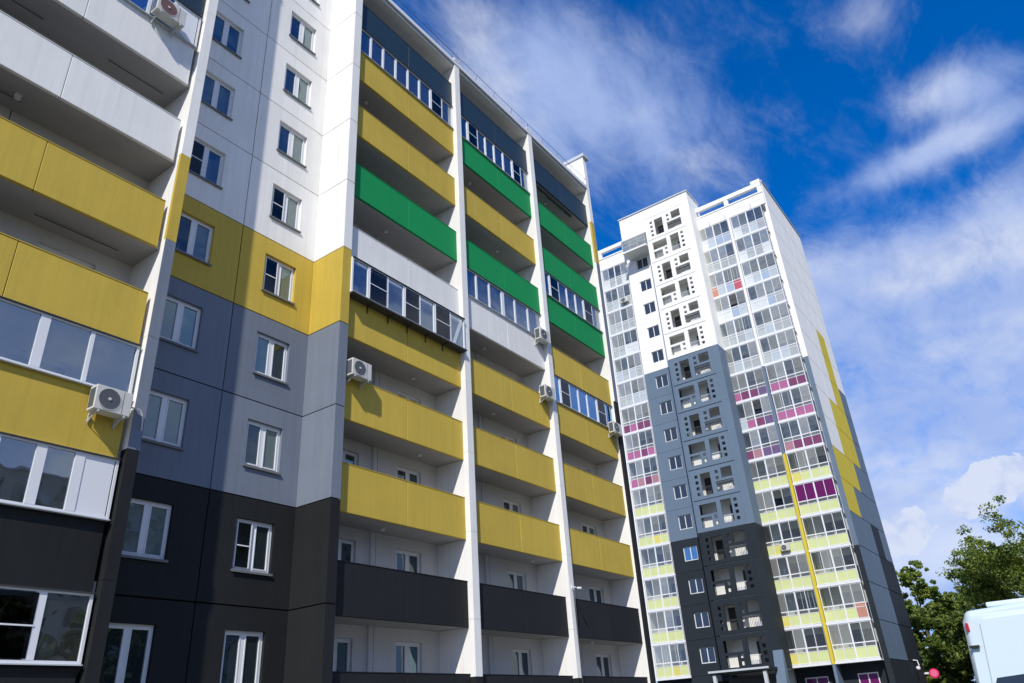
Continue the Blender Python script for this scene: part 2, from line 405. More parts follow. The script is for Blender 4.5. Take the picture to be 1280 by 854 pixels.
# --- window unit (local: left-bottom-front corner at origin)
def window_mesh(w, h, split):
    f = MB(TN); t = 0.075
    f.box(0, w, 0, 0.07, 0, t); f.box(0, w, 0, 0.07, h - t, h)
    f.box(0, t, 0, 0.07, t, h - t); f.box(w - t, w, 0, 0.07, t, h - t)
    f.box(split - 0.065, split + 0.065, -0.002, 0.068, t, h - t)
    # sash rims
    for a, c in ((t, split - 0.065), (split + 0.065, w - t)):
        f.box(a, c, -0.012, 0.05, t, t + 0.035); f.box(a, c, -0.012, 0.05, h - t - 0.035, h - t)
        f.box(a, a + 0.03, -0.012, 0.05, t + 0.035, h - t - 0.035); f.box(c - 0.03, c, -0.012, 0.05, t + 0.035, h - t - 0.035)
    return f.mesh('frame', M['frame'])
def near_window(x0, z0, w=1.2, h=1.35, split=0.6, mats=('room', 'room'), net=False, parent=NB, y=YR + 0.10, sill=True):
    win = holder('window', parent, (x0, y, z0))
    place('frame', shared(('wf', w, h, split), lambda: window_mesh(w, h, split)), win, (x0, y, z0))
    for (a, c), mm in zip(((0.105, split - 0.095), (split + 0.095, w - 0.105)), mats):
        me = shared(('wp', round(a, 3), round(c, 3), h, mm), lambda: MB(TN).box(a, c, 0.025, 0.035, 0.11, h - 0.11).mesh('pane', M[mm]))
        place('pane', me, win, (x0, y, z0))
    if net:
        me = shared(('wn', split, h), lambda: MB(TN).box(0.09, split - 0.08, -0.03, -0.026, 0.10, h - 0.10).mesh('insect_screen', M['net']))
        place('insect_screen', me, win, (x0, y, z0))
        me = shared(('wb', split, h), lambda: MB(TN).box(0.07, split - 0.06, -0.045, -0.03, h * 0.47, h * 0.47 + 0.03).box(0.07, 0.10, -0.045, -0.03, 0.08, h - 0.08).box(split - 0.09, split - 0.06, -0.045, -0.03, 0.08, h - 0.08).mesh('screen_frame', M['frame']))
        place('screen_frame', me, win, (x0, y, z0))
    if sill:
        me = shared(('ws', w), lambda: MB(TN).box(-0.03, w + 0.03, -0.16, 0.0, -0.035, 0.0).box(-0.03, w + 0.03, -0.16, -0.15, -0.06, -0.03).mesh('sill', M['sill']))
        place('sill', me, win, (x0, y, z0))
    return win

# --- recessed stair bay: wall panels and windows
XM = 10.92
for k in range(-1, 10):
    z0 = max(J(k), 0.0) + 0.018; z1 = J(k + 1) - 0.018
    for a, c, wx in ((8.16, XM - 0.016, 8.80), (XM + 0.016, 13.69, 11.82)):
        holes = []
        if k >= 0: holes = [(wx, wx + 1.2, J(k) + 0.875, J(k) + 2.225)]
        p = MB(TN).grid_panel(a, c, z0, z1, holes, YR, YR + 0.30).build('wall_panel', M[band(k)], NB)
        if k >= 0:
            left = wx < 10
            if k >= 5: mt = ('room', 'room') if left else ('room', 'curtain')
            elif k >= 3: mt = ('room', 'room')
            elif k == 2: mt = ('room', 'room') if left else ('room_dim', 'room_dim')
            else: mt = ('curtain', 'curtain') if (left and k == 1) else ('room_dim', 'room_dim')
            rw_ = random.Random(k * 2 + left)
            if k < 5: mt = tuple(rw_.choice([m__, m__, 'curtain', 'room_dim']) for m__ in mt)
            near_window(wx, J(k) + 0.875, mats=mt, net=(left and k == 5) or (not left and k in (1, 4, 5)))
# coping above the stair bay
MB(TN).box(8.1, 13.7, YR - 0.06, YR + 0.4, J(10) - 0.01, J(10) + 0.6).build('roof_parapet', M['white'], NB)

# --- cross walls (fins)
def cap_band(k): return band(k)
def end_band(k): return 'white' if k >= 9 else 'yellow' if k == 8 else 'grey' if k >= 5 else 'dark'
for k in range(-1, 10):
    z0, z1 = max(J(k), 0.0) + 0.004, J(k + 1) - 0.004
    # left of the stair bay: white wall with a coloured front
    for fx0, fx1, bf in ((7.87, 8.15, band), (31.94, 32.28, end_band)):
        c = bf(k)
        capd = 0.10 if c in ('yellow', 'dark') else 0.012
        MB(TN).box(fx0, fx1, YF + capd, 29.0 if fx0 > 30 else YR + 0.3, z0, z1).build('side_wall_panel', M['white'] if not (k < 2 and fx0 < 10) else M['dark'], NB)
        MB(TN).box(fx0, fx1, YF, YF + capd, z0, z1).build('side_wall_front', M[c], NB)
    MB(TN).box(13.70, 14.05, YF, YR + 0.3, z0 + 0.012, z1 - 0.012).build('side_wall_panel', M[band(k)], NB)
    for fx0, fx1 in ((1.9, 2.2), (19.86, 20.20), (25.88, 26.22)):
        if k == 0:
            MB(TN).box(fx0, fx1, YF, YR + 0.3, z0, 1.45 + E0).build('side_wall_panel', M['dark'], NB)
            MB(TN).box(fx0, fx1, YF, YR + 0.3, 1.45 + E0, z1).build('side_wall_panel', M['white'], NB)
        else:
            MB(TN).box(fx0, fx1, YF, YR + 0.3, z0, z1).build('side_wall_panel', M['dark' if k < 0 else 'white'], NB)
# tops of the fins up to the roof line
for fx0, fx1 in ((1.9, 2.2), (7.87, 8.15), (13.70, 14.05), (19.86, 20.20), (25.88, 26.22)):
    pass
MB(TN).box(31.94, 32.28, YF, 29.0, J(10), 30.35 + E0).build('gable_upstand', M['white'], NB)
MB(TN).box(31.86, 32.5, YF - 0.12, 29.1, 30.352 + E0, 30.55 + E0).build('gable_coping', M['steel'], NB)

# --- balconies
COLS = {
    'L': ['', 'dark', 'dark', 'yellow', 'yellow', 'yellow', 'white', 'white', 'navy', 'yellow', 'navy'],
    'A': ['', 'dark', 'dark', 'yellow', 'yellow', 'yellow', 'white', 'green', 'yellow', 'yellow', 'navy'],
    'B': ['', 'dark', 'dark', 'yellow', 'yellow', 'yellow', 'white', 'green', 'yellow', 'green', 'navy'],
    'C': ['', 'dark', 'dark', 'yellow', 'yellow', 'yellow', 'yellow', 'green', 'green', 'green', 'navy'],
}
BAYS = {'L': (2.2, 7.87, 4.82, 0.10), 'A': (14.05, 19.86, 16.96, 0.012), 'B': (20.20, 25.88, 23.10, 0.012), 'C': (26.22, 31.94, 29.05, 0.012)}
DOORS = {'L': [(5.62, 1.36)], 'A': [(14.85, 1.2), (17.80, 1.2)], 'B': [(23.85, 1.22)], 'C': [(29.9, 1.28)]}
BJ = {'L': 4.3, 'A': 16.88, 'B': 22.72, 'C': 28.8}
for key, (x0, x1, xm, gap) in BAYS.items():
    yp = YP if key != 'L' else 15.95
    for k in range(1, 11):
        bal = holder('balcony', NB, (x0, yp, ZB(k)))
        c = COLS[key][k]
        for a, d_ in ((x0 + 0.003, xm - 0.008), (xm + 0.008, x1 - gap)):
            bevelled(MB(TN).box(a, d_, yp, yp + 0.10, ZB(k), ZT(k)).build('parapet_panel', M[c], bal), 0.008, 1)
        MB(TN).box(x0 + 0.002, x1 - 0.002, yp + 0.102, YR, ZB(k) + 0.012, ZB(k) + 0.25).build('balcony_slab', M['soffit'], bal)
        MB(TN).box(x0 + 0.01, x1 - gap - 0.004, yp - 0.012, yp + 0.115, ZT(k) + 0.001, ZT(k) + 0.022).build('coping', M[c] if c != 'navy' else M['iron'], bal)
    for k in range(0, 10):      # rear wall of the balconies, panel by panel, with doors
        z0, z1 = J(k) + 0.004, ZB(k + 2) + 0.012
        for a, d_ in ((x0 + 0.002, BJ[key] - 0.012), (BJ[key] + 0.012, x1 - 0.002)):
            hs = [(u, u + w, J(k) + 0.05, J(k) + 2.19) for u, w in DOORS[key] if a < u < d_]
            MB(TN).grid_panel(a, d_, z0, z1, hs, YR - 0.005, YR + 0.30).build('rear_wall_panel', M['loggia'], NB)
            for (h0, h1, q0, q1), (u, w) in zip(hs, [dd for dd in DOORS[key] if a < dd[0] < d_]):
                mt = random.Random(k * 5 + ord(key)).choice([('room_dim', 'room_dim'), ('curtain', 'room_dim'), ('room_dim', 'curtain'), ('room_dim', 'room')])
                near_window(h0, q0, w=w, h=2.14, split=w * 0.5, mats=mt, y=YR + 0.08, sill=False)
    # roof over the top balcony
    MB(TN).box(x0 + 0.002, x1 - 0.002, YF + 0.06, YR + 0.4, 27.76 + E0, 27.83 + E0).build('roof_slab', M['white'], NB)
    MB(TN).box(x0 + 0.002, x1 - 0.002, YF + 0.16, YR + 0.4, 27.831 + E0, 27.92 + E0).build('roof_joint', M['joint'], NB)
lamp = MB(TN).box(4.10, 4.24, 16.55, 16.69, ZB(6) - 0.03, ZB(6) + 0.011); lamp.build('ceiling_lamp', M['frame'], NB)
for k, u0, u1 in ((7, 5.9, 7.5), (6, 3.0, 4.3), (7, 2.6, 4.2), (5, 5.2, 7.2)):
    r_ = MB(TN).tube([(u0, 16.75, ZB(k) - 0.05), (u1, 16.75, ZB(k) - 0.05)], 0.012, 6)
    r_.build('drying_rail', M['iron'], NB)
for key, u in (('A', 16.6), ('B', 22.4), ('C', 28.5)):       # down-pipes standing at the back of the balconies
    for k in range(1, 10):
        MB(TN).tube([(u, YR - 0.08, J(k - 1) + 0.002), (u, YR - 0.08, ZB(k + 1) + 0.01)], 0.035, 8).build('drain_pipe', M['steel'], NB)
rq = random.Random(12)
for key, (x0, x1, xm, gap) in BAYS.items():                  # lamps under the slabs, here and there
    for k in range(2, 11):
        if rq.random() < 0.45:
            u = x0 + 1.0 + rq.random() * 3.6
            MB(TN).tube([(u, 16.7, ZB(k) + 0.011), (u, 16.7, ZB(k) - 0.06)], 0.07, 10).build('ceiling_lamp', M['frame'], NB)
# metal edge running along the whole roof
MB(TN).box(1.9, 8.15, YF - 0.03, YR + 0.4, 27.921 + E0, 28.13 + E0).build('roof_edge', M['frame'], NB)
MB(TN).box(13.70, 31.93, YF - 0.03, YR + 0.4, 27.921 + E0, 28.13 + E0).build('roof_edge', M['frame'], NB)
rl = MB(TN)
rl.tube([(13.9, YF - 0.10, 28.42 + E0), (31.8, YF - 0.10, 28.42 + E0)], 0.012, 6)
for i in range(13): rl.tube([(14.2 + i * 1.45, YF - 0.02, 28.1 + E0), (14.2 + i * 1.45, YF - 0.10, 28.42 + E0)], 0.01, 5)
rl.build('lightning_wire', M['iron'], NB)

# --- balcony glazing
def glazing(key, k, cuts, y, pane='pane', nets=(), x0=None, x1=None, fill=(), thick=(), out=0.0, openp=()):
    bx0, bx1 = BAYS[key][0] + 0.004, BAYS[key][1] - 0.02
    if x0 is not None: bx0 = x0
    if x1 is not None: bx1 = x1
    z0, z1 = ZT(k) + 0.025, ZB(k + 1) - 0.005
    gz = holder('balcony_glazing', NB, (bx0, y, z0))
    f = MB(TN); t = 0.06
    f.box(bx0, bx1, y, y + 0.07, z0, z0 + t + 0.02); f.box(bx0, bx1, y, y + 0.07, z1 - t, z1)
    f.box(bx0, bx0 + t, y, y + 0.07, z0 + t + 0.02, z1 - t); f.box(bx1 - t, bx1, y, y + 0.07, z0 + t + 0.02, z1 - t)
    for i, c in enumerate(cuts):
        w = 0.10 if i in thick else 0.045
        f.box(c - w, c + w, y - 0.004, y + 0.066, z0 + t + 0.02, z1 - t)
    f.build('glazing_frame', M['frame'], gz)
    MB(TN).box(bx0, bx1, y - 0.07, y - 0.002, z0 - 0.005, z0 + 0.018).build('drip_sill', M['steel'], gz)
    MB(TN).box(bx0, bx1, y - 0.05, y - 0.002, z1 - 0.02, z1 + 0.002).build('flashing', M['iron'], gz)
    e = [bx0 + t] + list(cuts) + [bx1 - t]
    for i in range(len(e) - 1):
        a, c = e[i] + 0.03, e[i + 1] - 0.03
        if i in fill:
            MB(TN).box(a, c, y + 0.01, y + 0.03, z0 + 0.08, z1 - t).build('infill_panel', M['frame'], gz); continue
        if i in openp:
            continue
        MB(TN).box(a, c, y + 0.03, y + 0.036, z0 + 0.08, z1 - t).build('pane', M[pane], gz)
        if i in nets:
            MB(TN).box(a + 0.02, c - 0.02, y - 0.012, y - 0.009, z0 + 0.10, z1 - t - 0.02).build('insect_screen', M['net'], gz)
            MB(TN).box(a, c, y - 0.02, y - 0.013, (z0 + z1) / 2 - 0.015, (z0 + z1) / 2 + 0.015).box(a, a + 0.03, y - 0.02, y - 0.013, z0 + 0.09, (z0 + z1) / 2 - 0.015).box(a, a + 0.03, y - 0.02, y - 0.013, (z0 + z1) / 2 + 0.015, z1 - t).build('screen_frame', M['frame'], gz)
    return gz
glazing('A', 9, [14.78, 15.47, 16.20, 16.93, 17.65, 18.36, 19.10], YP + 0.0, nets=(6,))
ga = glazing('A', 5, [14.80, 15.68, 16.50, 17.30, 18.10, 18.99], YP - 0.27, nets=(1, 3, 5))
s_ = MB(TN); s_.box(14.06, 19.84, YP - 0.36, YP - 0.001, ZT(5) - 0.035, ZT(5) + 0.018); s_.build('bottom_tray', M['iron'], ga)
for x in (15.0, 15.95, 16.9, 17.85, 18.8):
    MB(TN).box(x, x + 0.03, YP - 0.30, YP - 0.002, ZT(5) - 0.0755, ZT(5) - 0.037).prism([(x, ZT(5) - 0.076), (x + 0.03, ZT(5) - 0.076), (x + 0.03, ZT(5) - 0.30), (x, ZT(5) - 0.30)], YP - 0.04, YP - 0.002).build('bracket', M['iron'], ga)
glazing('B', 9, [20.93, 21.65, 22.28, 22.97, 23.70, 24.45, 25.15], YP, nets=(1, 6))
glazing('B', 6, [21.07, 21.95, 22.90, 23.80, 24.80], YP, thick=(2,))
glazing('C', 7, [26.98, 27.78, 28.58, 29.41, 30.20, 31.05], YP, nets=(1, 5))
glazing('C', 5, [27.00, 27.82, 28.60, 29.42, 30.33, 31.17], YP, pane='pane_blue', nets=(1, 5))
glazing('L', 7, [3.1, 4.1, 5.1, 6.28, 6.98], 15.93, pane='pane_blue', fill=(5,), x1=7.80)
glazing('L', 3, [3.4, 4.5, 5.71, 6.72], 15.93, thick=(2,), x1=7.80)
glazing('L', 2, [3.3, 4.3, 5.35, 6.22, 6.98], 15.90, thick=(2, 3, 4), fill=(5,), x1=7.80)
glazing('L', 1, [3.3, 4.4, 5.6, 6.82], 15.92, nets=(3,), thick=(3,), x1=7.80)
glazing('L', 1, [], 15.925, x0=7.60, x1=7.81, fill=(0,)) if False else None
# torn strip of insulation under the top right-hand balcony
tw = MB(TN); rnd = random.Random(3); x = 27.0
tp = []; bt = []
while x < 30.6:
    tp.append((x, ZB(10) - 0.002)); bt.append((x, ZB(10) - 0.05 - rnd.random() * 0.16)); x += 0.14 + rnd.random() * 0.18
tw.prism(tp + bt[::-1], YP + 0.20, YP + 0.26)
tw.build('torn_insulation', M['iron'], NB)

# ==================================================================== FAR TOWER BLOCK
FB = thing('tower_block', 'tall white and slate-blue tower block behind, with yellow zigzag panels on its side wall', 'building', (70, 21, 0))
XA = 64.86                                     # plane of its balconies
def SB(i): return 41.94 - 2.8 * i + E0         # underside edges of the balcony slabs
TX = 63.06                                     # front of its stair tower
def TB(i): return 44.745 - 2.8 * i + E0
# body
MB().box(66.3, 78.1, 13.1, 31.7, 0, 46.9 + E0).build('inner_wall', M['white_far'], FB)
MB().box(64.9, 78.3, 12.9, 31.7, 46.2 + E0, 46.35 + E0).build('roof_deck', M['steel'], FB)
# side wall, panel by panel
XS = [65.5, 69.6, 72.6, 75.6, 78.4]
def side_col(c, n):                            # n: storey number, panel from 2.8n to 2.8(n+1) above eye level
    if c == 0: return 'white_far' if n >= 7 else 'yellow_far' if n >= 5 else 'slate' if n >= 1 else 'dusk'
    if c == 1: return 'white_far' if n >= 9 else 'yellow_far' if n >= 6 else 'slate' if n >= 1 else 'dusk'
    if c == 2: return 'white_far' if n >= 12 else 'yellow_far' if n >= 7 else 'slate' if n >= 5 else 'dusk'
    return 'white_far' if n >= 10 else 'slate' if n >= 4 else 'dusk'
for c in range(4):
    for n in range(-1, 17):
        z0 = max(2.8 * n + E0, 0.0); z1 = 2.8 * (n + 1) + E0
        if n == 16: z1 = 47.85 + E0
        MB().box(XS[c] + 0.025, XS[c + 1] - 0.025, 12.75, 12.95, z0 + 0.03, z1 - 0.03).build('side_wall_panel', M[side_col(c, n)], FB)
MB().box(65.55, 78.35, 12.84, 13.05, 0, 47.8 + E0).build('joint_filler', M['joint'], FB)
MB().box(65.42, 78.5, 12.66, 13.08, 47.851 + E0, 47.98 + E0).build('side_coping', M['steel'], FB)
# corner pier, facing the front
for n in range(-1, 17):
    z0 = max(2.8 * n + E0, 0.0); z1 = 2.8 * (n + 1) + E0 if n < 16 else 47.8 + E0
    MB().box(65.48, 65.9, 12.752, 13.17, z0 + 0.005, z1 - 0.005).build('corner_pier', M['white_far' if n >= 10 else 'slate' if n >= 4 else 'dusk'], FB)
    # flat dark half-round piece on the end wall of the balcony stack
    if 1 <= n <= 15:
        hz = SB(14 - (n - 1)) - 0.0
        arc = [(65.30 + 0.28 * math.cos(t), hz + 2.28 + 0.36 * math.sin(t)) for t in [math.pi * j / 8 for j in range(9)]]
        MB(TN).prism(arc, 13.150, 13.172).build('dark_arch', M['iron'], FB)

def loggia(y0, y1, i, lower, upper='pane_far', seed=0, end=False, bars=()):
    """one glazed balcony between y0 (right) and y1 (left)"""
    rnd = random.Random(seed)
    s = SB(i)
    lg = holder('loggia', FB, (XA, y0, s))
    MB().box(XA - 0.04, 66.3, y0, y1, s, s + 0.19).build('balcony_slab', M['frame'] if True else M['white_far'], lg)
    n = 4; w = (y1 - y0 - 0.1) / n
    f = MB(TF); t = 0.035
    for zz, tt in ((0.235, 0.02), (1.03, 0.022), (1.33, 0.04), (2.765, 0.03)):
        f.box(y0 + 0.05, y1 - 0.05, XA, XA + 0.06, s + zz - tt, s + zz + tt)
    for j in range(n + 1):
        yy = y0 + 0.05 + w * j
        tt = 0.06 if j in (0, 2, n) else 0.022
        f.box(yy - tt if j else yy, yy + tt if j < n else yy, XA - 0.004, XA + 0.056, s + 0.195, s + 2.79)
    for j in bars:
        f.box(y0 + w * j - 0.02, y0 + w * j + 0.02, XA + 0.06, XA + 0.09, s + 1.35, s + 2.67)
    f.build('glazing_frame', M['frame'], lg)
    for j in range(n):
        a, c = y0 + 0.05 + w * j + 0.03, y0 + 0.05 + w * (j + 1) - 0.03
        jj = n - 1 - j                       # counted from the left
        lm = lower[jj] if isinstance(lower, (list, tuple)) else lower
        MB(TF).box(a, c, XA + 0.02, XA + 0.035, s + 0.255, s + 1.007).build('lower_panel', M[lm], lg)
        mid = lm if lm in ('frost', 'frost2', 'milk', 'blue_panel', 'salmon', 'red_panel') else 'pane_far'
        MB(TF).box(a, c, XA + 0.02, XA + 0.03, s + 1.055, s + 1.288).build('middle_pane', M[mid], lg)
        um = upper[jj] if isinstance(upper, (list, tuple)) else upper
        if um == 'pane_far': um = rnd.choice(['pane_far', 'pane_far2', 'pane_far2', 'pane_far3'] if i <= 6 else ['pane_far', 'pane_far3', 'pane_far2', 'pane_far3'])
        if um: MB(TF).box(a, c, XA + 0.02, XA + 0.03, s + 1.372, s + 2.733).build('pane', M[um], lg)
    # rear wall with a door and a window
    rw = 66.25
    d0 = y0 + 0.35; w0 = y0 + 0.2
    MB(TF).grid_panel(y0 + 0.02, y1 - 0.02, s + 0.212, s + 2.795, [(d0, d0 + 0.8, s + 0.3, s + 2.35), (d0 + 0.95, d0 + 1.75, s + 1.0, s + 2.35)], rw - 0.06, rw).build('rear_wall', M['far_wall'], lg)
    MB(TF).box(d0 + 0.02, d0 + 0.78, rw - 0.03, rw - 0.012, s + 0.32, s + 2.33).box(d0 + 0.97, d0 + 1.73, rw - 0.03, rw - 0.012, s + 1.02, s + 2.33).build('door_glass', M['far_room'], lg)
    if end:                                  # glazed return on the free end
        e = MB(TN)
        e.box(XA + 0.001, 65.44, y0 - 0.03, y0 - 0.001, s + 1.27, s + 1.33); e.box(65.36, 65.44, y0 - 0.03, y0 - 0.001, s + 0.0, s + 1.27)
        e.box(65.06, 65.10, y0 - 0.03, y0 - 0.001, s + 1.33, s + 2.3)
        e.build('return_frame', M['frame'], lg)
        lm = lower[-1] if isinstance(lower, (list, tuple)) else lower
        MB(TN).box(XA + 0.062, 65.35, y0 - 0.02, y0 - 0.006, s + 0.1, s + 1.265).build('return_panel', M['slate' if 4 <= i - 0 and i < 11 and i > 5 else ('frost' if i <= 5 else 'dusk')], lg)
        MB(TN).box(XA + 0.062, 65.35, y0 - 0.018, y0 - 0.008, s + 1.335, s + 2.75).build('return_pane', M['pane_far'], lg)
    return lg
WHT = ['frost', 'frost2', 'frost', 'frost2']
UP = 'pane_far'
def lows(stack, i):
    r = random.Random(i * 7 + {'R': 1, 'M': 2, 'L': 3}[stack])
    if i <= 5:
        base = [r.choice(['frost', 'frost2', 'milk', 'milk', 'milk']) for _ in range(4)]
        if stack == 'M' and i == 2: base = ['salmon', 'frost', 'blue_panel', 'red_panel']
        if stack == 'M' and i == 0: base = ['frost2', 'frost', 'blue_panel', 'blue_panel']
        if stack == 'M' and i == 3: base = ['frost2', 'frost2', 'blue_panel', 'frost']
        if stack == 'R' and i in (2, 3): base[2] = 'blue_panel'
        return base
    if i <= 8:
        if stack == 'R': return [['pink', 'pink', 'plum', 'plum'], ['pink', 'pink', 'pink', 'pink'], ['rose', 'plum', 'plum', 'plum']][i - 6]
        if stack == 'M': return [['pink', 'plum', 'plum', 'violet'], ['frost', 'pink', 'plum', 'violet'], ['plum', 'rose', 'violet', 'violet']][i - 6]
        return [['plum', 'pink', 'plum', 'plum'], ['pink', 'pink', 'plum', 'pink'], ['pink', 'rose', 'plum', 'rose']][i - 6]
    base = [r.choice(['lime', 'lime', 'lime', 'lime', 'lime', 'lime', 'lime', 'amber']) for _ in range(4)]
    if stack == 'R' and i == 13: base = ['lime', 'lime', 'lime', 'salmon']
    if stack == 'M' and i == 14: base = ['amber', 'lime', 'lime', 'lime']
    if stack == 'M' and i == 13: base = ['amber', 'lime', 'lime', 'lime']
    return base
for i in range(15):
    loggia(13.19, 16.52, i, lows('R', i), upper='purple_glass' if i == 10 else UP, seed=i, end=True, bars=((2.4, 3.3) if i in (7, 9, 12) else ()))
    loggia(16.74, 20.09, i, lows('M', i), seed=40 + i, upper=[UP, UP, None, UP] if i in (3, 7, 10) else UP, bars=((0.4, 0.8, 1.5) if i in (2, 4, 13) else ()))
    loggia(28.47, 31.61, i, lows('L', i), seed=80 + i, bars=((1.4, 2.5, 2.8) if i in (3, 14) else ()))
# divider between the two right-hand stacks, in storey lengths
for i in range(-1, 15):
    z0 = SB(i); z1 = SB(i - 1) if i > 0 else 44.74 + E0
    if i < 0: continue
    cc = 'white_far' if i <= 5 else 'slate' if i <= 8 else 'yellow_far'
    MB().box(XA - 0.22, 66.3, 16.525, 16.735, z0 + 0.003, z1 - 0.003).build('divider_fin', M[cc], FB)
MB(TN).prism([(XA - 0.5, 0), (66.3, 0), (66.3, SB(14)), (XA - 0.2, SB(14))], 16.525, 16.735).build('divider_fin', M['slate'], FB)
MB(TN).prism([(61.7, 0), (63.2, 0), (63.2, SB(14) + 1.3), (62.95, SB(14) + 1.3)], 19.74, 20.50).build('buttress', M['slate'], FB)
# walls closing the stacks
for y0, y1 in ((13.172, 13.188), (20.10, 20.25), (28.32, 28.46), (31.62, 31.8)):
    MB().box(XA + (0.55 if y0 < 14 else 0.0), 66.3, y0, y1, SB(14), 46.1 + E0).build('end_wall', M['white_far'], FB)
# roof parapets over the stacks, with posts and rails
for y0, y1 in ((12.78, 20.25), (28.3, 31.8)):
    MB().box(XA - 0.02, XA + 0.2, y0, y1, 44.78 + E0, 45.42 + E0).build('parapet_panel', M['white_far'], FB)
    MB().box(XA - 0.02, XA + 0.2, y0, y1, 45.45 + E0, 46.15 + E0).build('parapet_panel', M['white_far'], FB)
    MB().box(XA - 0.08, XA + 0.3, y0, y1, 46.152 + E0, 46.30 + E0).build('parapet_coping', M['white_far'], FB)
    MB().box(XA + 0.0, XA + 0.35, y0, y1, 47.05 + E0, 47.50 + E0).build('roof_beam', M['white_far'], FB)
    for yy in ([y0, (y0 + y1) / 2 - 0.2, y1 - 0.45] if y1 - y0 > 5 else [y0, y1 - 0.45]):
        MB().box(XA + 0.02, XA + 0.33, yy, yy + 0.42, 46.302 + E0, 47.048 + E0).build('roof_post', M['white_far'], FB)
    MB().box(66.0, 66.1, y0, y1, 46.5 + E0, 46.62 + E0).build('roof_rail', M['frame'], FB)
MB().box(XA - 0.02, XA + 0.55, 12.76, 13.7, 47.5 + E0, 47.85 + E0).build('corner_block', M['white_far'], FB)
for yy in (14.2, 16.9, 18.6):
    MB().tube([(XA - 0.1, yy, 44.85 + E0), (XA - 0.3, yy, 45.15 + E0)], 0.02, 5).build('hook', M['iron'], FB)
# ground storey under the stacks
MB(TF).grid_panel(13.2, 20.1, 0, SB(14) - 0.02, [(13.9, 15.4, 1.8, 3.6), (17.6, 19.4, 1.8, 3.6)], 66.0, 66.25).build('base_wall', M['dusk'], FB)
for a, c in ((13.9, 15.4), (17.6, 19.4)):
    win = holder('window', FB, (66.1, a, 1.8))
    f = MB(TF)
    f.box(a, c, 66.02, 66.1, 1.8, 1.88); f.box(a, c, 66.02, 66.1, 3.52, 3.6)
    for q in (a, (a + c) / 2 - 0.04, c - 0.08): f.box(q, q + 0.08, 66.018, 66.098, 1.88, 3.52)
    f.build('frame', M['frame'], win)
    MB(TF).box(a + 0.08, c - 0.08, 66.06, 66.07, 1.88, 3.52).build('pane', M['purple_glass'], win)
MB(TF).box(28.3, 31.8, 65.2, 66.2, 0, SB(14) - 0.02).build('base_wall', M['dusk'], FB)
# --- window column between the stair tower and the left stack
WX = 64.60
for n in range(-1, 16):
    z0 = max(0.0, 2.8 * n + E0); z1 = 2.8 * (n + 1) + E0
    if n == 15: z1 = 44.8 + E0 + 1.6
    c = 'white_far' if n >= 11 else 'slate' if n >= 5 else 'dusk'
    holes = [(25.90, 27.22, 3.71 + 2.8 * (n - 1) + E0, 3.71 + 2.8 * (n - 1) + 1.25 + E0)] if 1 <= n <= 15 else []
    MB(TF).grid_panel(24.7, 28.31, z0 + 0.01, z1 - 0.01, holes, WX, WX + 0.25).build('wall_panel', M[c], FB)
    for h in holes:
        zz = h[2]
        win = holder('window', FB, (WX + 0.10, 25.90, zz))
        def fm():
            f = MB(TF)
            f.box(0, 1.32, 0, 0.06, 0, 0.07); f.box(0, 1.32, 0, 0.06, 1.18, 1.25)
            for q in (0, 0.62, 1.25): f.box(q, q + 0.07, -0.003, 0.057, 0.07, 1.18)
            return f.mesh('frame', M['frame'])
        place('frame', shared('farwf', fm), win, (WX + 0.10, 25.90, zz))
        gm = 'far_blue' if n == 4 else 'far_room'
        place('pane', shared('farwp' + gm, lambda: MB(TF).box(0.07, 0.62, 0.03, 0.04, 0.07, 1.18).mesh('pane', M[gm])), win, (WX + 0.10, 25.90, zz))
        place('pane', shared('farwp2' + gm, lambda: MB(TF).box(0.69, 1.25, 0.03, 0.04, 0.07, 1.18).mesh('pane', M[gm])), win, (WX + 0.10, 25.90, zz))
MB().box(WX + 0.26, 66.4, 24.96, 28.3, 0, 46.0 + E0).build('joint_filler', M['joint'], FB)
